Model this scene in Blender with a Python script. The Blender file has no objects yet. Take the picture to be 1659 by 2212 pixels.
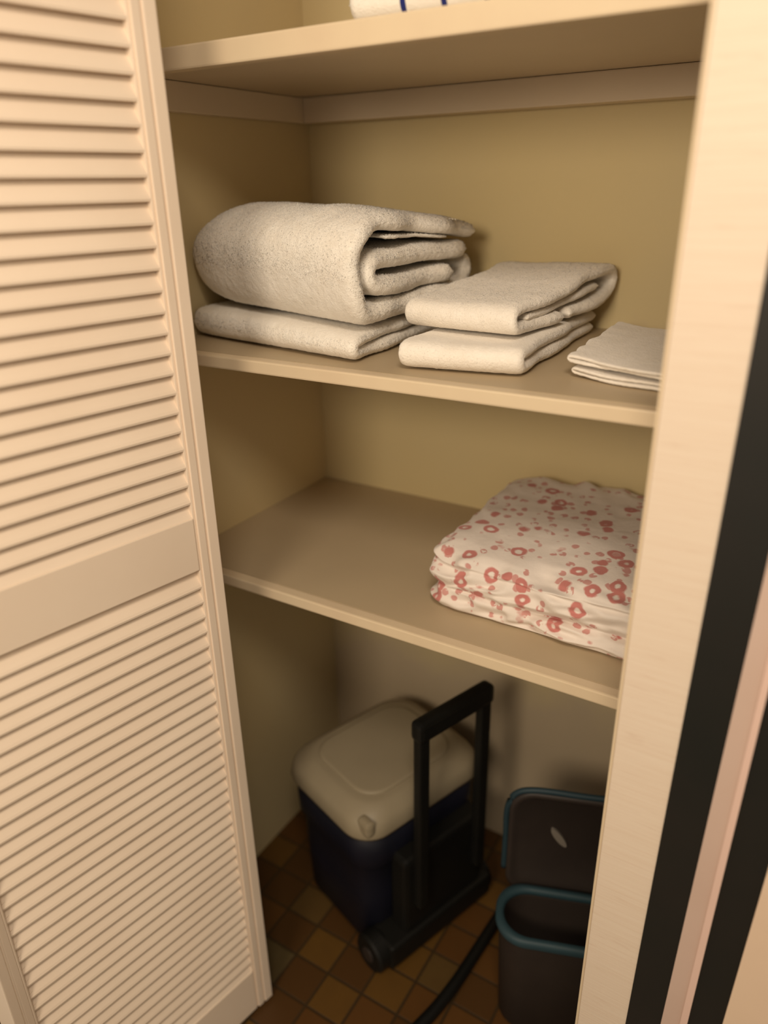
import bpy, bmesh, math, random
from mathutils import Vector, Matrix, noise
random.seed(7)
SC = bpy.context.scene
COL = SC.collection

# ------------------------------------------------------------------ helpers
def link(name, me, mats, parent=None, smooth=False):
    o = bpy.data.objects.new(name, me)
    COL.objects.link(o)
    for m in (mats if isinstance(mats, (list, tuple)) else [mats]):
        me.materials.append(m)
    if smooth:
        for p in me.polygons: p.use_smooth = True
    if parent: o.parent = parent
    return o

def obj(name, bm, mats, parent=None, smooth=False):
    bmesh.ops.recalc_face_normals(bm, faces=bm.faces[:])
    me = bpy.data.meshes.new(name)
    bm.to_mesh(me); bm.free()
    return link(name, me, mats, parent, smooth)

def thing(name, label, cat, loc=(0, 0, 0), rotz=0, group=None, kind=None):
    o = bpy.data.objects.new(name, None); COL.objects.link(o)
    o.empty_display_size = .05
    o.location = loc; o.rotation_euler = (0, 0, rotz)
    return tag(o, label, cat, group, kind)

def tag(o, label, cat, group=None, kind=None):
    o['label'] = label; o['category'] = cat
    if group: o['group'] = group
    if kind: o['kind'] = kind
    return o

def bx(bm, x0, x1, y0, y1, z0, z1, bev=0.0):
    vs = [bm.verts.new((x, y, z)) for x in (x0, x1) for y in (y0, y1) for z in (z0, z1)]
    idx = [(0, 1, 3, 2), (4, 6, 7, 5), (0, 4, 5, 1), (2, 3, 7, 6), (0, 2, 6, 4), (1, 5, 7, 3)]
    fs = [bm.faces.new([vs[i] for i in f]) for f in idx]
    if bev > 0:
        es = list({e for f in fs for e in f.edges})
        bmesh.ops.bevel(bm, geom=es, offset=bev, segments=2, profile=.6, affect='EDGES')

def box(name, x0, x1, y0, y1, z0, z1, m, parent=None, bev=0.0):
    bm = bmesh.new(); bx(bm, x0, x1, y0, y1, z0, z1, bev)
    return obj(name, bm, m, parent)

def loft(bm, rings, cap0=True, cap1=True):
    vr = [[bm.verts.new(p) for p in r] for r in rings]
    n = len(vr[0])
    for a, b in zip(vr, vr[1:]):
        for i in range(n):
            j = (i + 1) % n
            bm.faces.new((a[i], a[j], b[j], b[i]))
    if cap0: bm.faces.new(vr[0][::-1])
    if cap1: bm.faces.new(vr[-1])
    return vr

def rrect(x0, x1, y0, y1, r, z, n=8):
    r = min(r, (x1 - x0) / 2 - 1e-4, (y1 - y0) / 2 - 1e-4)
    pts = []
    for cx, cy, a0 in ((x1 - r, y1 - r, 0), (x0 + r, y1 - r, 90), (x0 + r, y0 + r, 180), (x1 - r, y0 + r, 270)):
        for k in range(n + 1):
            a = math.radians(a0 + 90 * k / n)
            pts.append(Vector((cx + r * math.cos(a), cy + r * math.sin(a), z)))
    return pts

def resample(path, step):
    P = [Vector(p) for p in path]
    dense = []
    for i in range(len(P) - 1):
        p0 = P[i - 1] if i > 0 else P[i] * 2 - P[i + 1]
        p1, p2 = P[i], P[i + 1]
        p3 = P[i + 2] if i + 2 < len(P) else P[i + 1] * 2 - P[i]
        for k in range(24):
            t = k / 24
            dense.append(.5 * ((2 * p1) + (p2 - p0) * t + (2 * p0 - 5 * p1 + 4 * p2 - p3) * t * t + (3 * p1 - p0 - 3 * p2 + p3) * t ** 3))
    dense.append(P[-1])
    L = [0]
    for a, b in zip(dense, dense[1:]): L.append(L[-1] + (b - a).length)
    n = max(4, int(L[-1] / step)); out = []; j = 0
    for k in range(n + 1):
        s = L[-1] * k / n
        while j < len(L) - 2 and L[j + 1] < s: j += 1
        f = (s - L[j]) / max(1e-9, L[j + 1] - L[j])
        out.append(dense[j].lerp(dense[j + 1], min(1, max(0, f))))
    return out

def tube(bm, path, r, n=12, step=.02, flat=1.0):
    pts = resample(path, step)
    rings = []
    for i, p in enumerate(pts):
        t = (pts[min(i + 1, len(pts) - 1)] - pts[max(i - 1, 0)]).normalized()
        up = Vector((0, 0, 1)) if abs(t.z) < .9 else Vector((1, 0, 0))
        s = t.cross(up).normalized(); u = s.cross(t)
        rings.append([p + s * (r * math.cos(2 * math.pi * k / n)) + u * (r * flat * math.sin(2 * math.pi * k / n)) for k in range(n)])
    loft(bm, rings)

def cyl(bm, c, axis, r, h, n=32, bev=.004):
    axis = Vector(axis).normalized()
    up = Vector((0, 0, 1)) if abs(axis.z) < .9 else Vector((1, 0, 0))
    s = axis.cross(up).normalized(); u = s.cross(axis); c = Vector(c)
    rings = []
    for rr, d in ((r - bev, -h / 2), (r, -h / 2 + bev), (r, h / 2 - bev), (r - bev, h / 2)):
        rings.append([c + axis * d + s * (rr * math.cos(2 * math.pi * k / n)) + u * (rr * math.sin(2 * math.pi * k / n)) for k in range(n)])
    loft(bm, rings)

# ------------------------------------------------------------------ materials
def mat(name, color, rough=.6, spec=.3, sheen=0):
    m = bpy.data.materials.new(name); m.use_nodes = True
    b = m.node_tree.nodes['Principled BSDF']
    b.inputs['Base Color'].default_value = (*color, 1)
    b.inputs['Roughness'].default_value = rough
    b.inputs['Specular IOR Level'].default_value = spec
    if sheen:
        b.inputs['Sheen Weight'].default_value = sheen
        b.inputs['Sheen Roughness'].default_value = .5
    return m, m.node_tree, b

def node(nt, typ, **kw):
    n = nt.nodes.new(typ)
    for k, v in kw.items():
        if k in n.inputs: n.inputs[k].default_value = v
        else: setattr(n, k, v)
    return n

def ramp(nt, fac, stops, interp='LINEAR'):
    r = nt.nodes.new('ShaderNodeValToRGB'); r.color_ramp.interpolation = interp
    el = r.color_ramp.elements
    while len(el) < len(stops): el.new(.5)
    for e, (p, c) in zip(el, stops):
        e.position = p; e.color = (*c, 1) if len(c) == 3 else c
    nt.links.new(fac, r.inputs[0]); return r.outputs[0]

def math_(nt, op, a, b=None):
    n = nt.nodes.new('ShaderNodeMath'); n.operation = op
    for i, v in enumerate((a, b)):
        if v is None: continue
        if isinstance(v, (int, float)): n.inputs[i].default_value = v
        else: nt.links.new(v, n.inputs[i])
    return n.outputs[0]

def mix(nt, fac, a, b):
    n = nt.nodes.new('ShaderNodeMix'); n.data_type = 'RGBA'
    for s, v in ((0, fac), (6, a), (7, b)):
        if isinstance(v, (tuple, float, int)): n.inputs[s].default_value = (*v, 1) if isinstance(v, tuple) else v
        else: nt.links.new(v, n.inputs[s])
    return n.outputs[2]

def coords(nt, scale=(1, 1, 1), which='Object'):
    tc = nt.nodes.new('ShaderNodeTexCoord'); mp = nt.nodes.new('ShaderNodeMapping')
    mp.inputs['Scale'].default_value = scale
    nt.links.new(tc.outputs[which], mp.inputs[0]); return mp.outputs[0]

def nz(nt, vec, scale, detail=3, rough=.5):
    n = nt.nodes.new('ShaderNodeTexNoise'); nt.links.new(vec, n.inputs['Vector'])
    n.inputs['Scale'].default_value = scale; n.inputs['Detail'].default_value = detail; n.inputs['Roughness'].default_value = rough
    return n.outputs[0]

def bump(nt, b, h, strength=.2, dist=.002):
    n = nt.nodes.new('ShaderNodeBump'); n.inputs['Strength'].default_value = strength; n.inputs['Distance'].default_value = dist
    nt.links.new(h, n.inputs['Height']); nt.links.new(n.outputs[0], b.inputs['Normal'])

def paint(name, c1, c2, scale=3, rough=.5, bs=.08, spec=.3):
    m, nt, b = mat(name, c1, rough, spec)
    v = coords(nt)
    nt.links.new(ramp(nt, nz(nt, v, scale, 4), [(.35, c1), (.68, c2)]), b.inputs['Base Color'])
    bump(nt, b, nz(nt, v, 220, 2), bs, .0006)
    return m

M_DOOR = paint('door_paint', (.84, .70, .56), (.80, .655, .515), 6, .45)
M_WALL = paint('closet_wall_paint', (.70, .56, .305), (.66, .54, .32), 2.2, .6)
M_WALLB = M_WALL
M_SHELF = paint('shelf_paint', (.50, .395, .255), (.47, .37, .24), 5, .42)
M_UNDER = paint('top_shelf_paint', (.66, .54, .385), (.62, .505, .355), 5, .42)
M_CLEAT = paint('cleat_paint', (.74, .61, .45), (.70, .575, .42), 5, .45)
M_EDGE = paint('shelf_edge_paint', (.72, .585, .40), (.68, .54, .37), 9, .45)
M_ROOM = paint('room_wall_paint', (.72, .62, .48), (.70, .60, .46), 2, .7)
M_CEIL = paint('ceiling_paint', (.78, .72, .62), (.76, .70, .60), 2, .8)
M_DARK = paint('dark_panel', (.022, .019, .016), (.015, .016, .014), 4, .35, .03)
M_STRIP = paint('pink_beige_strip', (.62, .46, .38), (.58, .42, .34), 5, .5)
M_STRIP2 = paint('pink_beige_strip_edge', (.78, .55, .46), (.74, .52, .43), 5, .45)
M_CREAM = paint('cream_strip', (.80, .61, .44), (.74, .55, .40), 5, .5)

def back_wall_mat():
    m, nt, b = mat('closet_back_wall_paint', (.6, .5, .3), .6)
    v = coords(nt)
    base = ramp(nt, nz(nt, v, 2.2, 3), [(.35, (.70, .565, .300)), (.68, (.67, .55, .315))])
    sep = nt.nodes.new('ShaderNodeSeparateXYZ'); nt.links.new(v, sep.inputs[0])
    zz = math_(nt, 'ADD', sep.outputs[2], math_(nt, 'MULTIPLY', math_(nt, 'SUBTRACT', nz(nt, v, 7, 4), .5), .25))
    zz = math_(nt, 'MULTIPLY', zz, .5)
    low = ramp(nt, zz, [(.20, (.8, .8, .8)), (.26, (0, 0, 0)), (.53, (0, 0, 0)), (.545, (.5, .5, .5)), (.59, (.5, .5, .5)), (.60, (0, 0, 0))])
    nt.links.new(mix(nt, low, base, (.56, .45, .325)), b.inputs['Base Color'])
    bump(nt, b, nz(nt, v, 60, 3), .1, .001)
    return m
M_WALLB = back_wall_mat()

def casing_mat():
    m, nt, b = mat('casing_bleached_wood', (.84, .68, .53), .5)
    v = coords(nt, (7, 7, 420)); v2 = coords(nt, (14, 14, 130))
    f = nz(nt, v, 1, 5, .65); g = nz(nt, v2, 1, 4, .7)
    c = mix(nt, ramp(nt, f, [(.40, (0, 0, 0)), (.75, (1, 1, 1))]), (.79, .66, .525), (.74, .59, .455))
    c = mix(nt, ramp(nt, g, [(.60, (0, 0, 0)), (.85, (.55, .55, .55))]), c, (.56, .36, .25))
    nt.links.new(c, b.inputs['Base Color'])
    bump(nt, b, f, .25, .0008); return m
M_CASING = casing_mat()

def tile_mat():
    m, nt, b = mat('floor_tiles', (.3, .15, .05), .45, .35)
    tc = nt.nodes.new('ShaderNodeTexCoord')
    sep = nt.nodes.new('ShaderNodeSeparateXYZ'); nt.links.new(tc.outputs['Object'], sep.inputs[0])
    u = math_(nt, 'DIVIDE', math_(nt, 'ADD', sep.outputs[0], .629), .0785)
    w = math_(nt, 'DIVIDE', math_(nt, 'SUBTRACT', sep.outputs[1], .770), .0735)
    cu, cw = math_(nt, 'FLOOR', u), math_(nt, 'FLOOR', w)
    fu, fw = math_(nt, 'FRACT', u), math_(nt, 'FRACT', w)
    cmb = nt.nodes.new('ShaderNodeCombineXYZ'); nt.links.new(cu, cmb.inputs[0]); nt.links.new(cw, cmb.inputs[1]); cmb.inputs[2].default_value = 3.7
    wn = nt.nodes.new('ShaderNodeTexWhiteNoise'); wn.noise_dimensions = '3D'; nt.links.new(cmb.outputs[0], wn.inputs['Vector'])
    col = ramp(nt, wn.outputs['Value'], [(0, (.105, .043, .009)), (.2, (.135, .066, .012)), (.4, (.078, .034, .008)), (.58, (.11, .064, .018)), (.74, (.115, .048, .010)), (.86, (.11, .082, .034))], 'CONSTANT')
    var = nz(nt, tc.outputs['Object'], 30, 4)
    col = mix(nt, math_(nt, 'MULTIPLY', var, .5), col, (.075, .036, .011))
    du = math_(nt, 'ABSOLUTE', math_(nt, 'SUBTRACT', fu, .5)); dw = math_(nt, 'ABSOLUTE', math_(nt, 'SUBTRACT', fw, .5))
    d = math_(nt, 'MAXIMUM', du, dw)
    g = ramp(nt, d, [(.455, (0, 0, 0)), (.475, (1, 1, 1))])
    nt.links.new(mix(nt, g, col, (.045, .026, .010)), b.inputs['Base Color'])
    bump(nt, b, math_(nt, 'SUBTRACT', 1.0, g), .4, .0015); return m
M_TILE = tile_mat()

def terry_mat(name, c1, c2):
    m, nt, b = mat(name, c1, .95, .05, .35)
    v = coords(nt)
    f = nz(nt, v, 420, 2, .6)
    nt.links.new(ramp(nt, nz(nt, v, 45, 4, .6), [(.3, c2), (.6, c1)]), b.inputs['Base Color'])
    cl = nz(nt, v, 130, 3, .7)
    bump(nt, b, math_(nt, 'ADD', f, math_(nt, 'MULTIPLY', cl, 1.2)), .5, .0018); return m
M_TERRY = terry_mat('white_terry', (.90, .845, .76), (.84, .775, .68))
M_TERRY2 = terry_mat('white_terry_smooth', (.90, .835, .745), (.85, .78, .68))
M_TERRY3 = terry_mat('white_washcloth', (.84, .775, .69), (.79, .72, .62))
M_BAND = paint('woven_band', (.90, .83, .72), (.82, .745, .62), 60, .7)

def stripe_mat():
    m, nt, b = mat('striped_terry', (.90, .85, .76), .95, .05, .3)
    v = coords(nt)
    sep = nt.nodes.new('ShaderNodeSeparateXYZ'); nt.links.new(v, sep.inputs[0])
    x = math_(nt, 'FRACT', math_(nt, 'DIVIDE', math_(nt, 'ADD', sep.outputs[0], 10 * .0497 - .0655), .0497))
    s = ramp(nt, x, [(0, (1, 1, 1)), (.135, (0, 0, 0))], 'CONSTANT')
    s = math_(nt, 'MULTIPLY', s, math_(nt, 'GREATER_THAN', sep.outputs[0], .04))
    nt.links.new(mix(nt, s, (.90, .85, .76), (.018, .028, .17)), b.inputs['Base Color'])
    bump(nt, b, nz(nt, v, 420, 2, .6), .6, .0016); return m
M_STRIPED = stripe_mat()

def print_mat():
    m, nt, b = mat('red_print_cotton', (.8, .7, .65), .85, .1, .15)
    v0 = coords(nt)
    dn = nt.nodes.new('ShaderNodeTexNoise'); nt.links.new(v0, dn.inputs['Vector']); dn.inputs['Scale'].default_value = 55
    vm = nt.nodes.new('ShaderNodeVectorMath'); vm.operation = 'SCALE'; vm.inputs['Scale'].default_value = .010
    nt.links.new(dn.outputs['Color'], vm.inputs[0])
    va = nt.nodes.new('ShaderNodeVectorMath'); nt.links.new(v0, va.inputs[0]); nt.links.new(vm.outputs[0], va.inputs[1])
    def rings(scale, rnd, r0, r1, soft):
        vo = nt.nodes.new('ShaderNodeTexVoronoi'); vo.feature = 'F1'; nt.links.new(va.outputs[0], vo.inputs['Vector'])
        vo.inputs['Scale'].default_value = scale; vo.inputs['Randomness'].default_value = rnd
        d = vo.outputs['Distance']
        return ramp(nt, d, [(max(0, r0 - soft), (0, 0, 0)), (r0, (1, 1, 1)), (r1, (1, 1, 1)), (r1 + soft, (0, 0, 0))]), vo
    big, vo = rings(26, .80, .16, .28, .06)
    small, vo2 = rings(50, .95, .0, .27, .08)
    br = ramp(nt, nz(nt, v0, 95, 2), [(.38, (0, 0, 0)), (.46, (1, 1, 1))])
    small = math_(nt, 'MULTIPLY', small, br)
    f = math_(nt, 'MINIMUM', math_(nt, 'MAXIMUM', big, math_(nt, 'MULTIPLY', small, .8)), 1.0)
    nt.links.new(mix(nt, math_(nt, 'MULTIPLY', f, .82), (.80, .715, .64), (.50, .10, .085)), b.inputs['Base Color'])
    bump(nt, b, nz(nt, v0, 60, 4), .25, .004); return m
M_PRINT = print_mat()

M_LID = paint('cooler_lid_plastic', (.315, .262, .175), (.29, .24, .16), 8, .4, .05)
M_NAVY = paint('cooler_navy_plastic', (.0075, .008, .017), (.0055, .006, .012), 8, .5, .03)
M_BLACK = paint('black_plastic', (.008, .0075, .006), (.005, .005, .0045), 8, .5, .03)
M_GREYBIN = paint('dark_grey_plastic', (.036, .027, .022), (.028, .021, .018), 8, .5, .1)
M_TEALD = paint('dim_teal_trim', (.020, .042, .054), (.016, .035, .045), 8, .5, .05)
M_TEAL = paint('teal_trim', (.030, .062, .075), (.024, .052, .064), 8, .5, .05)
M_PALE = paint('pale_mark', (.20, .175, .145), (.17, .15, .125), 8, .5, .05)
M_BRASS, _, _b = mat('dull_metal', (.45, .36, .22), .4); _b.inputs['Metallic'].default_value = 1

# ------------------------------------------------------------------ the setting
LW, BW, SF = -.935, 1.2626, .80        # left wall x, back wall y, shelf front y
RWX = .32                               # right closet wall (behind the jamb)
HZ = 2.40
S = 'structure'
tag(box('floor', -2.2, 1.6, -1.6, BW + .1, -.1, 0, M_TILE), 'floor of small square brown and orange tiles with dark grout', 'floor', kind=S)
tag(box('wall_back', LW - .1, RWX + .1, BW, BW + .1, 0, HZ, M_WALLB), 'pale yellow back wall of the closet behind the shelves', 'wall', kind=S)
tag(box('wall_left', LW - .1, LW, .76, BW, 0, HZ, M_WALL), 'pale yellow left side wall of the closet', 'wall', kind=S)
tag(box('wall_right', RWX, RWX + .1, .76, BW, 0, HZ, M_WALL), 'right side wall of the closet hidden by the jamb', 'wall', kind=S)
bm = bmesh.new(); bx(bm, -2.2, LW + .015, .705, .76, 0, HZ); bx(bm, -.068, 1.6, .712, .76, 0, HZ); bx(bm, LW + .015, -.068, .705, .76, 2.06, HZ)
tag(obj('wall_front', bm, M_ROOM), 'cream room wall around the closet opening', 'wall', kind=S)
tag(box('ceiling', -2.2, 1.6, .70, BW + .1, HZ, HZ + .05, M_CEIL), 'plain pale ceiling above the closet', 'ceiling', kind=S)
# right jamb casing, with a slim rounded edge towards the opening
bm = bmesh.new(); bx(bm, -.1335, -.0660, .70, .745, 0, 2.13, .0015)
t1 = tag(obj('trim_1', bm, M_CASING), 'pale cream jamb casing with fine horizontal streaks right of the shelves', 'door casing', kind=S)
box('edge_strip', -.1372, -.1337, .702, .748, 0, 2.13, M_EDGE, t1, .001)
tag(box('trim_2', -.915, -.872, .69, .705, 0, 2.13, M_DOOR, None, .003), 'cream casing on the left of the closet opening behind the louvered door', 'door casing', kind=S)
tag(box('trim_3', -.872, -.134, .69, .705, 2.06, 2.13, M_DOOR, None, .003), 'cream head casing above the closet opening', 'door casing', kind=S)

# ---- tall dark panels with pale upright strips, right of the casing
def strip_poly(name, pts, y0, y1, m, parent, bev=.0):
    """upright bar; pts = (z, x_left, x_right) from bottom to top"""
    bm = bmesh.new()
    rings = [[Vector((a, y0, z)), Vector((b, y0, z)), Vector((b, y1, z)), Vector((a, y1, z))] for z, a, b in pts]
    loft(bm, rings)
    return obj(name, bm, m, parent)
dp = thing('dark_panel', 'tall near-black panel with pinkish beige upright strips right of the cream jamb casing', 'panel', (-.02, .70, 0))
def loc(pts): return [(z, a + .02, b + .02) for z, a, b in pts]
strip_poly('panel', loc([(0, -.0755, .045), (.40, -.0725, .045), (1.08, -.0665, .045), (1.36, -.0652, .045), (2.1, -.063, .045)]), -.0015, .0115, M_DARK, dp)
strip_poly('strip', loc([(0, -.040, -.015), (.43, -.0315, -.0105), (1.10, -.0215, -.0035), (2.1, -.009, .007)]), -.004, .006, M_STRIP, dp)
strip_poly('strip_edge', loc([(0, -.0155, -.0065), (.45, -.0105, -.0025), (.96, -.0048, .002), (2.1, .006, .011)]), -.007, .003, M_STRIP2, dp)
strip_poly('outer_frame', loc([(0, .026, .12), (.49, .034, .12), (.75, .039, .12), (2.1, .055, .12)]), -.006, .0115, M_CREAM, dp)

# ---- shelves: each board is one thing, its painted front edge a part
def shelf(z, label, t=.019, lip=0.0, lipw=.02, m=None):
    r = thing('shelf', label, 'shelf', ((LW + RWX) / 2, SF, z - t))
    hx = (RWX - LW) / 2
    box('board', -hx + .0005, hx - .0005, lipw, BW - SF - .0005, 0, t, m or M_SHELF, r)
    box('front_edge', -hx + .0005, hx - .0005, 0, lipw, -lip, t, M_EDGE, r, .0025)
    return r
Z1B, Z2, Z3 = 1.5642, 1.2008, .8292
Z1 = Z1B + .027
shelf(Z1, 'thick cream top shelf board with the striped towel on it', .019, .008, .019, M_UNDER)
shelf(Z2, 'cream middle shelf board carrying the white towels', .0185)
shelf(Z3, 'cream lowest shelf board carrying the red patterned cloth', .0185)
cl = Z1 - .0195
tag(box('trim_4', LW + .0005, RWX - .001, BW - .038, BW - .0005, cl - .041, cl, M_CLEAT, None, .002), 'painted cleat board along the back wall under the top shelf', 'shelf cleat', kind=S)
tag(box('trim_5', LW + .0005, LW + .019, SF + .03, BW - .0385, cl - .041, cl, M_CLEAT, None, .002), 'painted cleat board along the left wall under the top shelf', 'shelf cleat', kind=S)

# ------------------------------------------------------------------ louvered bifold door
PW = .4107
def louver_door(name, label, loc, rotz, flip=1):
    r = thing(name, label, 'louvered door', loc, rotz, kind=S)
    TH = .028
    Y = lambda a: a * flip
    def part(nm, boxes, m=M_DOOR):
        bm = bmesh.new()
        for (x0, x1, y0, y1, z0, z1, bv) in boxes:
            ya, yb = sorted((Y(y0), Y(y1)))
            bx(bm, x0, x1, ya, yb, z0, z1, bv)
        return obj(nm, bm, m, r)
    zb, zt = .010, 2.03
    part('stile', [(-.0165, 0, 0, TH, zb, zt, .0015), (-.0195, -.0165, .0032, TH, zb, zt, 0), (-.0305, -.0195, .0012, TH, zb, zt, .001), (-.0345, -.0305, .0045, TH, zb, zt, .001)])
    part('stile', [(-PW, -PW + .0145, 0, TH, zb, zt, .0015), (-PW + .0145, -PW + .017, .0032, TH, zb, zt, 0), (-PW + .017, -PW + .0275, .0012, TH, zb, zt, .001), (-PW + .0275, -PW + .031, .0045, TH, zb, zt, .001)])
    x0, x1 = -PW + .031, -.0345
    part('rail', [(x0, x1, .003, TH - .002, zb, .112, .0015)])
    part('rail', [(x0, x1, .003, TH - .002, .9415, 1.0195, .0015)])
    part('rail', [(x0, x1, .003, TH - .002, 1.94, zt, .0015)])
    def slats(z0, z1):
        n = round((z1 - z0) / .0246); p = (z1 - z0) / n
        bm = bmesh.new()
        for k in range(n):
            z = z0 + p * (k + .5)
            # section: slopes down towards the room, rounded nose at the bottom
            sec = [(.0215, .0185), (.0255, .0170), (.0100, -.0150), (.0075, -.0178), (.0050, -.0172), (.0045, -.0145), (.0058, -.0110)]
            rings = [[Vector((x, Y(a), z + b)) for a, b in sec] for x in (x0 - .0005, x1 + .0005)]
            loft(bm, rings)
        return obj('louver_panel', bm, M_DOOR, r)
    slats(.112, .9415); slats(1.0195, 1.94)
    return r
ang = math.atan2(.983, .186)
louver_door('door_1', 'cream louvered bifold door leaf standing open at the left', (-.691, .675, 0), ang)
louver_door('door_2', 'second louvered leaf folded back behind the open leaf', (-.857, .681, 0), math.atan2(.983, -.186), -1).location = (-.862, .672, 0)

# ------------------------------------------------------------------ folded cloth builder
TEX = {}
def cloud(scale):
    k = round(scale, 5)
    if k not in TEX:
        t = bpy.data.textures.new('terry_%g' % k, 'CLOUDS'); t.noise_scale = scale; t.noise_depth = 1; TEX[k] = t
    return TEX[k]

def strip_geo(bm, path, t, a0, a1, fmap, step=.006, rag=.004, seed=0, shape=None, amp=.003, freq=9):
    """thick strip following a (b, z) path, extruded along a; fmap(a, b, z) -> point"""
    pts = resample([(b, 0, z) for b, z in path], step)
    n = len(pts); nor = []
    for i in range(n):
        d = (pts[min(i + 1, n - 1)] - pts[max(i - 1, 0)]).normalized()
        nor.append(Vector((-d.z, 0, d.x)))
    na = max(6, int(abs(a1 - a0) / step))
    es = t * .5
    A = []
    for k in range(na + 1):                      # denser near the two ends, which are rounded off
        A.append(a0 + (a1 - a0) * k / na)
    sg = 1 if a1 > a0 else -1
    A = [a0, a0 + sg * es * .25, a0 + sg * es * .6] + [a for a in A if abs(a - a0) > es and abs(a1 - a) > es * 1.0] + [a1 - sg * es * .6, a1 - sg * es * .25, a1]
    rings = []
    for a in A:
        e = min(abs(a - a0), abs(a1 - a))
        f = 1 if e >= es else math.sqrt(max(.02, 1 - (1 - e / es) ** 2))
        up, dn = [], []
        for i, p in enumerate(pts):
            s = i * step
            en = min(i, n - 1 - i) * step
            g = 1 if en >= es * .6 else math.sqrt(max(.03, 1 - (1 - en / (es * .6)) ** 2))
            tt = t * .5 * f * g
            w = (abs(a - a0) / abs(a1 - a0))
            aa = a + rag * (noise.noise(Vector((s * 14, seed * 3.1, 1.7))) * (1 - w) + noise.noise(Vector((s * 14, seed * 3.1, 8.3))) * w) * 1.5
            for lst, sgn in ((up, 1), (dn, -1)):
                q = p + nor[i] * (tt * sgn)
                b, z = q.x, q.z
                if shape: aa2, b, z = shape(aa, b, z, i / (n - 1))
                else: aa2 = aa
                P = Vector(fmap(aa2, b, z))
                nv = noise.noise_vector(P * freq + Vector((seed * 7.7, 0, 0))) * amp + noise.noise_vector(P * freq * 3.3 + Vector((seed, 2, 0))) * (amp * .35)
                P += Vector((nv.x * .6, nv.y * .6, nv.z * min(1, max(0, P.z) / .03)))
                lst.append(P)
        rings.append(up + dn[::-1])
    vr = loft(bm, rings, False, False)
    m = len(rings[0])
    for v in (vr[0], vr[-1]):
        for i in range(m // 2 - 1):
            bm.faces.new((v[i], v[i + 1], v[m - 2 - i], v[m - 1 - i]))

def finish_cloth(o, sub=1, fine=.0022, sc=.004):
    for p in o.data.polygons: p.use_smooth = True
    if sub:
        s = o.modifiers.new('sub', 'SUBSURF'); s.levels = sub; s.render_levels = sub
    if fine:
        d = o.modifiers.new('terry', 'DISPLACE'); d.texture = cloud(sc); d.strength = fine; d.mid_level = .5; d.texture_coords = 'LOCAL'
    return o

def basis(e1, e2):
    e1, e2 = Vector(e1), Vector(e2)
    return lambda a, b, z: (e1.x * a + e2.x * b, e1.y * a + e2.y * b, z)

def place(o, loc): o.location = loc; return o

def pile(o, per_m2, length=.002, width=.0011, seed=1, skip=2.0):
    """bakes the modifiers and grows short terry loops out of the cloth, all in the same mesh"""
    import numpy as np
    dg = bpy.context.evaluated_depsgraph_get()
    me = bpy.data.meshes.new_from_object(o.evaluated_get(dg))
    o.modifiers.clear()
    nv, nf = len(me.vertices), len(me.polygons)
    co = np.empty(nv * 3); me.vertices.foreach_get('co', co); co = co.reshape(-1, 3)
    vn = np.empty(nv * 3); me.vertices.foreach_get('normal', vn); vn = vn.reshape(-1, 3)
    me.calc_loop_triangles()
    tri = np.empty(len(me.loop_triangles) * 3, dtype=np.int32); me.loop_triangles.foreach_get('vertices', tri); tri = tri.reshape(-1, 3)
    A, B, Cc = co[tri[:, 0]], co[tri[:, 1]], co[tri[:, 2]]
    ar = np.linalg.norm(np.cross(B - A, Cc - A), axis=1) / 2
    rng = np.random.default_rng(seed)
    n = int(ar.sum() * per_m2)
    k = rng.choice(len(tri), n, p=ar / ar.sum())
    u, v = rng.random(n), rng.random(n); f = u + v > 1; u[f], v[f] = 1 - u[f], 1 - v[f]
    P = A[k] + (B - A)[k] * u[:, None] + (Cc - A)[k] * v[:, None]
    N = vn[tri[k, 0]] * (1 - u - v)[:, None] + vn[tri[k, 1]] * u[:, None] + vn[tri[k, 2]] * v[:, None]
    N /= np.linalg.norm(N, axis=1)[:, None] + 1e-9
    keep = (N[:, 2] > -.15) & (N[:, 2] < skip); P, N = P[keep], N[keep]; n = len(P)
    T = np.cross(N, rng.normal(size=(n, 3))); T /= np.linalg.norm(T, axis=1)[:, None] + 1e-9
    W = np.cross(N, T)
    L = (length * (.5 + .9 * rng.random(n)))[:, None]
    tip = P + N * L + (W * rng.normal(0, .45, n)[:, None] + T * rng.normal(0, .45, n)[:, None]) * L
    base = P - N * .0005
    w = (width * (.7 + .6 * rng.random(n)))[:, None] * .5
    V = np.empty((n, 4, 3)); VN = np.empty((n, 4, 3))
    for q in range(3):
        d = T * math.cos(q * 2.0944) + W * math.sin(q * 2.0944)
        V[:, q] = base + d * w; VN[:, q] = N + d * .25
    V[:, 3] = tip; VN[:, 3] = N
    VN /= np.linalg.norm(VN, axis=2)[:, :, None]
    faces = [tuple(p.vertices) for p in me.polygons]
    for i in range(nv, nv + 4 * n, 4): faces += [(i, i + 1, i + 3), (i + 1, i + 2, i + 3), (i + 2, i, i + 3)]
    allv = np.concatenate([co, V.reshape(-1, 3)])
    alln = np.concatenate([vn, VN.reshape(-1, 3)])
    m2 = bpy.data.meshes.new(o.name)
    m2.from_pydata(allv.tolist(), [], faces)
    for m in me.materials: m2.materials.append(m)
    m2.polygons.foreach_set('use_smooth', [True] * len(m2.polygons))
    m2.normals_split_custom_set_from_vertices(alln.tolist())
    o.data = m2
    return o

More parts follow.
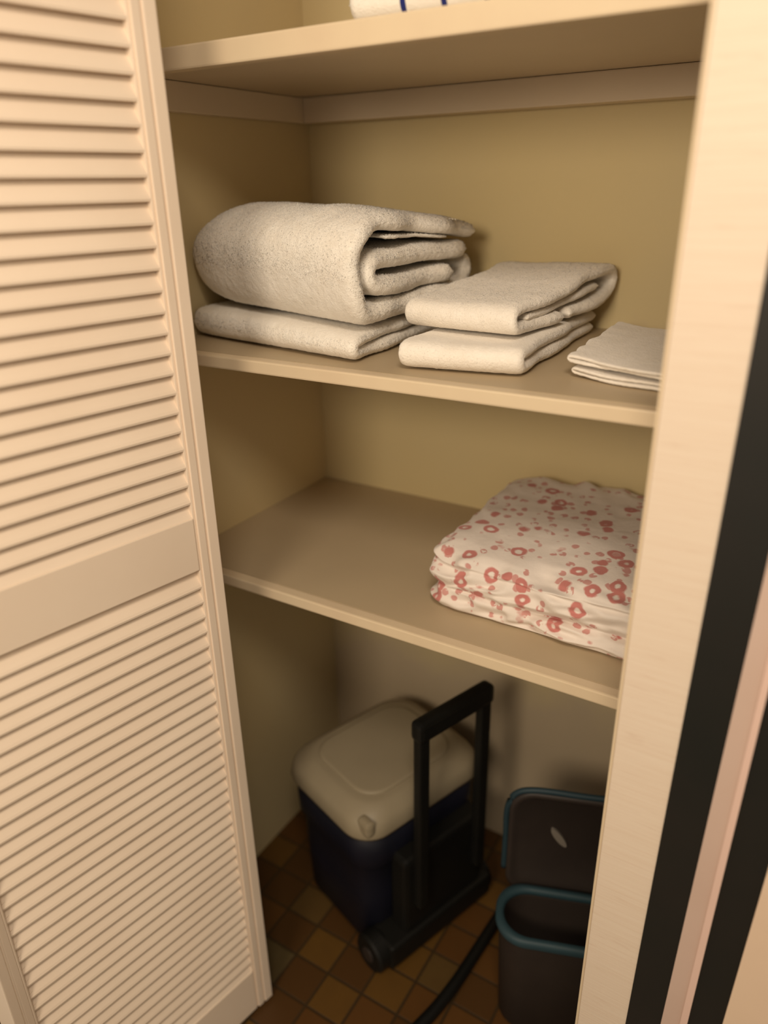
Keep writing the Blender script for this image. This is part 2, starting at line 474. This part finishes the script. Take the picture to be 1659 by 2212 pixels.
# ---- pair of bath towels (left)
fm = basis((-.985, .165), (-.05, .996)); fmb = basis((-.985, .165), (.045, .99))
GB = 'folded bath towels stacked on the middle shelf'
bm = bmesh.new()
def sh_low(a, b, z, s):
    k = max(0, (a - .30) / .08); return a, b + .01 * k * k, z * (.80 + .24 * a / .365 - .08 * k)
strip_geo(bm, [(.31, .0125), (.15, .0125), (.04, .0125), (.013, .016), (.012, .031), (.04, .036), (.15, .037), (.31, .037)], .0225, 0, .365, fm, seed=1, shape=sh_low, amp=.002, rag=.006)
low = obj('bath_towel', bm, M_TERRY, None, True)
tag(low, 'flatter white terry bath towel under the big folded one, on the middle shelf', 'towel', GB)
place(finish_cloth(low), (-.567, .838, Z2 + .0012))

def sh_big(a, b, z, s):
    # the left end closes in a rounded bolster, the far right end sags a little
    k = min(1, max(0, (a - .25) / .124)); f = math.sqrt(max(0, 1 - k ** 2.6))
    zc = .058
    z2 = zc + (z - zc) * (.30 + .70 * f)
    b2 = .16 + (b - .16) * (.80 + .20 * f)
    z2 = z2 * 1.05 + .012 * a / .37 * max(0, 1 - z / .15)
    if a < .10: z2 -= .012 * (1 - a / .10) * max(0, (z - .09) / .05)
    return a, b2, z2
bm = bmesh.new()
outer = [(.345, .106), (.25, .120), (.14, .130), (.065, .130), (.020, .104), (.0145, .058), (.035, .0165), (.10, .0142), (.22, .0165), (.30, .021), (.343, .044), (.330, .064)]
strip_geo(bm, outer, .028, .0, .370, fmb, seed=2, shape=sh_big, amp=.004, rag=.012)
inner = [(.318, .080), (.27, .081), (.19, .082), (.10, .080), (.060, .076), (.0455, .061), (.060, .0475), (.10, .0445), (.18, .046), (.27, .050)]
strip_geo(bm, inner, .0265, .004, .355, fmb, seed=3, shape=sh_big, amp=.004, rag=.010)
tuck = [(.25, .101), (.17, .106), (.085, .111)]
strip_geo(bm, tuck, .005, .006, .33, fmb, seed=4, shape=sh_big, amp=.004, rag=.010)
big = obj('bath_towel', bm, M_TERRY, None, True)
tag(big, 'bulky white terry bath towel folded thick on top of the flatter one', 'towel', GB)
place(finish_cloth(big), (-.563, .838, Z2 + .0468))
# woven band on the top flap
bm = bmesh.new()
for k in range(4):
    b0 = .243 + k * .009
    pth = [(b0, .1362 - (b0 - .2) * .12), (b0 + .005, .1356 - (b0 - .2) * .12)]
    strip_geo(bm, pth, .0026, -.003, .20, fmb, seed=2, step=.003, shape=sh_big, amp=.0035, rag=.0)
place(obj('woven_band', bm, M_BAND, big, True), (0, 0, .0022))

# ---- pair of hand towels (middle)
GH = 'folded hand towels stacked on the middle shelf'
bm = bmesh.new()
fm2 = basis((-.988, -.155), (-.045, .999))
strip_geo(bm, [(.345, .0095), (.16, .0095), (.03, .0095), (.0105, .0125), (.0100, .0235), (.03, .0275), (.16, .0275), (.345, .0275)], .0175, 0, .168, fm2, seed=11, amp=.0018, rag=.004)
h1 = obj('hand_towel', bm, M_TERRY2, None, True)
tag(h1, 'flat white hand towel at the bottom of the middle pair', 'towel', GH)
place(finish_cloth(h1, 1, .0014), (-.335, .866, Z2 + .0012))
def sh_h(a, b, z, s):
    w = b / .34
    return a * (1 + .06 * w), b, z + .010 * max(0, w) ** 1.5 * (1 - a / .35) * min(1, max(0, z) / .05)
bm = bmesh.new()
fm3 = basis((-.986, .10), (.085, .996))
strip_geo(bm, [(.15, .0090), (.03, .0090), (.0100, .0140), (.0100, .0265), (.035, .0325), (.14, .0385), (.25, .048), (.315, .050), (.340, .036), (.325, .019), (.27, .0105), (.17, .0090)], .0155, 0, .178, fm3, seed=12, shape=sh_h, amp=.003, rag=.006)
strip_geo(bm, [(.29, .031), (.20, .0265), (.10, .0215), (.045, .0205)], .010, .005, .17, fm3, seed=13, shape=sh_h, amp=.002, rag=.004)
h2 = obj('hand_towel', bm, M_TERRY2, None, True)
tag(h2, 'white hand towel loosely folded on top of the flat hand towel', 'towel', GH)
place(finish_cloth(h2, 1, .0014), (-.360, .902, Z2 + .0408))

# ---- washcloths (right)
GW = 'thin white washcloths at the right of the middle shelf'
def washcloth(z, off, lab, seed, d):
    bm = bmesh.new()
    # profile runs left-right here, extruded front to back
    f = basis((-.02, .993), (.965, -.26))
    t = .0042
    def shp(a, b, zz, s):
        w = max(0, 1 - b / .05)
        return a, b + .010 * noise.noise(Vector((a * 22, seed, 0))) * w, zz + .0035 * w * (1 + noise.noise(Vector((a * 30, seed * 2., 4))))
    strip_geo(bm, [(.15, .0024), (.05, .0024), (.008, .0024), (.0035, .0048), (.008, .0074), (.05, .0074), (.15, .0074)], t, 0, .275, f, seed=seed, shape=shp, amp=.0012, rag=.009, step=.004)
    o = obj('washcloth', bm, M_TERRY3, None, True)
    tag(o, lab, 'washcloth', GW)
    place(finish_cloth(o, 1, .0009), (-.292 + off[0], .908 + off[1], z))
    o.rotation_euler = (0, 0, d)
washcloth(Z2 + .0008, (.004, 0), 'lower of two thin white folded washcloths beside the jamb', 21, 0)
washcloth(Z2 + .0150, (-.002, -.002), 'upper of two thin white folded washcloths beside the jamb', 23, .03)

# ---- striped towel on the top shelf
bm = bmesh.new()
fm4 = basis((1, .02), (0, 1))
def sh_s(a, b, z, s): return a, b, z
strip_geo(bm, [(.26, .0115), (.10, .0115), (.03, .0115), (.0125, .017), (.0125, .031), (.03, .036), (.10, .036), (.24, .0365), (.268, .048), (.24, .0595), (.10, .060), (.03, .0605), (.0150, .066), (.0150, .080), (.03, .085), (.10, .085), (.26, .085)], .0215, 0, .275, fm4, seed=31, amp=.002, rag=.005)
st = obj('striped_towel', bm, M_STRIPED, None, True)
tag(st, 'white towel with navy blue stripes folded on the top shelf', 'towel')
place(finish_cloth(st, 1, .0016), (-.560, .846, Z1 + .0015))

for o_, d_, l_, w_, k_ in ((low, 150000, .0016, .0022, .7), (big, 150000, .0016, .0022, 2), (h1, 150000, .0010, .0018, .7), (h2, 150000, .0010, .0018, 2), (st, 100000, .0012, .002, .8)):
    pile(o_, d_, l_, w_, 1, k_)

# ---- red patterned cloth on the lowest shelf
def cloth_bundle():
    bm = bmesh.new()
    x1, y1, H = .42, .345, .100
    prof = [(-.012, .000), (-.002, .004), (.004, .016), (.001, .029), (-.007, .036), (-.001, .044), (.004, .058), (.000, .071), (-.008, .077), (-.004, .084), (-.010, .094), (-.024, .099), (-.045, .101)]
    rings = []
    dense = []
    for (d0, z0), (d1, z1) in zip(prof, prof[1:]):
        for k in range(3): dense.append((d0 + (d1 - d0) * k / 3, z0 + (z1 - z0) * k / 3))
    dense.append(prof[-1])
    for k in range(1, 22): dense.append((-.045 - k * .0055, .101 + .003 * math.sin(k / 21 * 1.57)))
    def dp_(p, z):
        q = p * 1.0
        n1 = noise.noise(Vector((p.x * 9, p.y * 9, z * 34)))
        n2 = 1 - abs(noise.noise(Vector((p.x * 15 + 4, p.y * 15, z * 60))))
        n3 = noise.noise(Vector((p.x * 40, p.y * 40, z * 70)))
        edge = min(p.x, x1 - p.x, p.y, y1 - p.y)
        w = max(0, 1 - max(0, edge) / .06)
        out = Vector((p.x - x1 / 2, p.y - y1 / 2, 0)).normalized()
        q += out * ((n1 * .013 + (n2 - .75) * .024 + n3 * .005) * (.25 + .75 * w)) * min(1, z / .012)
        q.z += (n1 * .006 * w + (n2 - .75) * .016 * w + noise.noise(Vector((p.x * 7, p.y * 7, 3))) * .006 + n3 * .0012) * min(1, z / .03)
        # the back stands a little taller than the front
        q.z *= .90 + .22 * (p.y / y1)
        q.z = max(q.z, 0.0005)
        return q
    for d, z in dense:
        r = rrect(-d, x1 + d, -d, y1 + d, max(.010, .032 + d * .2), z, 6)
        # resample the ring evenly
        L = [0]
        rr = r + [r[0]]
        for a, b in zip(rr, rr[1:]): L.append(L[-1] + (b - a).length)
        N = 220; out = []; j = 0
        for k in range(N):
            s = L[-1] * k / N
            while L[j + 1] < s: j += 1
            out.append(rr[j].lerp(rr[j + 1], (s - L[j]) / max(1e-9, L[j + 1] - L[j])))
        rings.append([dp_(p, z) for p in out])
    loft(bm, rings)
    return bm
pc = obj('patterned_cloth', cloth_bundle(), M_PRINT, None, True)
tag(pc, 'white bedding with red ring print, folded in a wrinkled pile on the lowest shelf', 'bedding')
sm = pc.modifiers.new('sub', 'SUBSURF'); sm.levels = 1; sm.render_levels = 1
pc.location = (-.474, .884, Z3 + .0008); pc.rotation_euler = (0, 0, math.radians(-1))

# ------------------------------------------------------------------ wheeled cooler
ca = math.atan2(.325, -.945)
ck = thing('wheeled_cooler', 'navy wheeled cooler with off-white lid and raised black pull handle on the closet floor', 'cooler', (-.555, .832, 0), ca)
# local x: away from the handle side; local y: flipped (across), so "across" c is -c here
def xr(x0, x1, c0, c1, r, z): return rrect(x0, x1, -c1, -c0, r, z, 8)
bm = bmesh.new()
loft(bm, [xr(.030, .245, .012, .268, .040, .022), xr(.022, .252, .004, .276, .045, .030), xr(.018, .256, -.002, .282, .048, .150), xr(.016, .258, -.004, .284, .050, .232), xr(.006, .266, -.013, .293, .055, .245), xr(.004, .268, -.015, .295, .055, .326)])
obj('body', bm, M_NAVY, ck, True)
bm = bmesh.new()
loft(bm, [xr(-.002, .272, -.022, .302, .058, .327), xr(-.004, .274, -.024, .304, .058, .334), xr(-.001, .271, -.021, .301, .060, .356), xr(.004, .266, -.016, .296, .062, .366), xr(.022, .246, .004, .276, .058, .380), xr(.030, .238, .013, .267, .054, .383)])
lid = obj('lid', bm, M_LID, ck, True)
bm = bmesh.new()
loft(bm, [xr(.038, .232, .022, .258, .05, .382), xr(.040, .230, .024, .256, .05, .3858), xr(.046, .224, .030, .250, .046, .387)])
obj('lid_panel', bm, M_LID, lid, True)
bm = bmesh.new(); bx(bm, .001, .034, -.010, .010, .343, .3735, .0075)
obj('lid_tab', bm, M_LID, lid)
bm = bmesh.new()
bx(bm, -.030, .016, -.262, -.052, .045, .262, .010); bx(bm, -.040, .030, -.285, -.008, .020, .075, .008)
obj('handle_mount', bm, M_BLACK, ck)
bm = bmesh.new()
for c in (.085, .240): bx(bm, -.048, -.028, -c - .012, -c + .012, .14, .575, .005)
bx(bm, -.052, -.024, -.255, -.070, .546, .586, .009)
obj('pull_handle', bm, M_BLACK, ck)
for c in (.002, .283):
    bm = bmesh.new(); cyl(bm, (.006, -c, .0405), (0, 1, 0), .040, .034, 32, .005)
    w = obj('wheel', bm, M_BLACK, ck)
    bm = bmesh.new(); cyl(bm, (.006, -c + (.018 if c < .1 else -.018), .0405), (0, 1, 0), .016, .004, 24, .001)
    obj('hub_cap', bm, M_GREYBIN, w)
bm = bmesh.new(); bx(bm, .205, .235, -.24, -.04, .0005, .024, .004); obj('foot', bm, M_BLACK, ck)

# ------------------------------------------------------------------ dark bin with raised lid
bd = math.radians(20)
bn = thing('lidded_bin', 'dark grey bin with teal rim and its lid standing open, behind the jamb', 'bin', (-.323, .908, 0), bd)
BH = .25; BWd, BD = .24, .110
bm = bmesh.new()
def br(i, z, r=.05): return [p + Vector((0, -BD / 2 + .035, 0)) for p in rrect(-.012 + i, BWd - i, -BD / 2 + i, BD / 2 - i, r, z, 8)]
loft(bm, [br(.016, .001, .04), br(.010, .008, .045), br(.001, BH - .010), br(.001, BH), br(.008, BH), br(.010, BH - .012), br(.018, .012, .04)], True, True)
obj('body', bm, M_GREYBIN, bn, True)
bm = bmesh.new()
loft(bm, [br(-.003, BH - .012), br(-.005, BH - .004), br(-.003, BH + .004), br(.006, BH + .005), br(.010, BH), br(.009, BH - .010), br(.0012, BH - .0125)], False, False)
obj('rim', bm, M_TEAL, bn, True)
# lid: rounded panel standing up along the rear edge
LY = .048
def lr(i, y, r=.045): return [Vector((p.x, y, p.y)) for p in rrect(-.008 + i, BWd - i, BH - .035 + i, BH + .214 - i, r - i * .5, 0, 8)]
bm = bmesh.new()
loft(bm, [lr(.004, LY + .012), lr(.004, LY), lr(.012, LY - .002), lr(.016, LY + .002)])
ld = obj('lid', bm, M_GREYBIN, bn, True)
bm = bmesh.new()
zt = BH + .214
arc = [(-.008, LY + .004, zt - .19), (-.008, LY + .004, zt - .11), (-.008, LY + .004, zt - .05), (.005, LY + .004, zt - .013), (.040, LY + .004, zt), (.12, LY + .004, zt), (.19, LY + .004, zt), (.227, LY + .004, zt - .013), (.24, LY + .004, zt - .05), (.24, LY + .004, zt - .11), (.24, LY + .004, zt - .19)]
tube(bm, arc, .0055, 10, .008)
obj('lid_trim', bm, M_TEALD, ld, True)
bm = bmesh.new()
n = 24
loft(bm, [[Vector((.084 + math.cos(2 * math.pi * k / n) * .008 + math.sin(2 * math.pi * k / n) * -.012, y, .368 + math.sin(2 * math.pi * k / n) * .019)) for k in range(n)] for y in (LY + .003, LY - .003)])
obj('lid_mark', bm, M_PALE, ld)  # small slanted pale oval set on the lid face

# ------------------------------------------------------------------ black hose on the floor
bm = bmesh.new()
tube(bm, [(-.375, 1.16, .0125), (-.386, 1.05, .0125), (-.394, .946, .0125), (-.401, .869, .0125), (-.415, .791, .0125), (-.445, .70, .0125), (-.50, .60, .0125)], .0118, 14, .01)
tag(obj('hose', bm, M_BLACK, None, True), 'black hose lying on the tiles between the cooler and the bin', 'hose')

# ------------------------------------------------------------------ light
def area(name, loc, target, size, power, color, shape='DISK'):
    l = bpy.data.lights.new(name, 'AREA'); l.energy = power; l.color = color; l.shape = shape; l.size = size
    o = bpy.data.objects.new(name, l); COL.objects.link(o); o.location = loc
    o.rotation_euler = (Vector(target) - Vector(loc)).to_track_quat('-Z', 'Y').to_euler()
    return o
area('ceiling_lamp', (.15, -.25, 2.36), (-.45, .9, .9), .45, 12, (1.0, .85, .68))
area('room_lamp', (-.22, -.95, 1.76), (-.45, .9, 1.25), .5, 15.5, (1.0, .835, .635))
w = bpy.data.worlds.new('World'); SC.world = w; w.use_nodes = True
w.node_tree.nodes['Background'].inputs[0].default_value = (1.0, .855, .665, 1)
w.node_tree.nodes['Background'].inputs[1].default_value = .46

# ------------------------------------------------------------------ camera
R = ((.85314674, .19529684, -.48373525), (.52138203, -.35007423, .77820872), (-.01736154, -.91613709, -.40048895))
cam = bpy.data.cameras.new('Camera'); co = bpy.data.objects.new('Camera', cam); COL.objects.link(co)
M = Matrix(((R[0][0], -R[0][1], -R[0][2], 0), (R[1][0], -R[1][1], -R[1][2], 0), (R[2][0], -R[2][1], -R[2][2], 1.424), (0, 0, 0, 1)))
co.matrix_world = M
cam.sensor_fit = 'VERTICAL'; cam.sensor_height = 36; cam.lens = 1610 / 2212 * 36
cam.clip_start = .02
cam.dof.use_dof = True; cam.dof.focus_distance = 1.02; cam.dof.aperture_fstop = cam.lens / 16.0
SC.camera = co
SC.view_settings.view_transform = 'Standard'
SC.view_settings.look = 'None'
SC.view_settings.exposure = 0
SC.cycles.max_bounces = 8
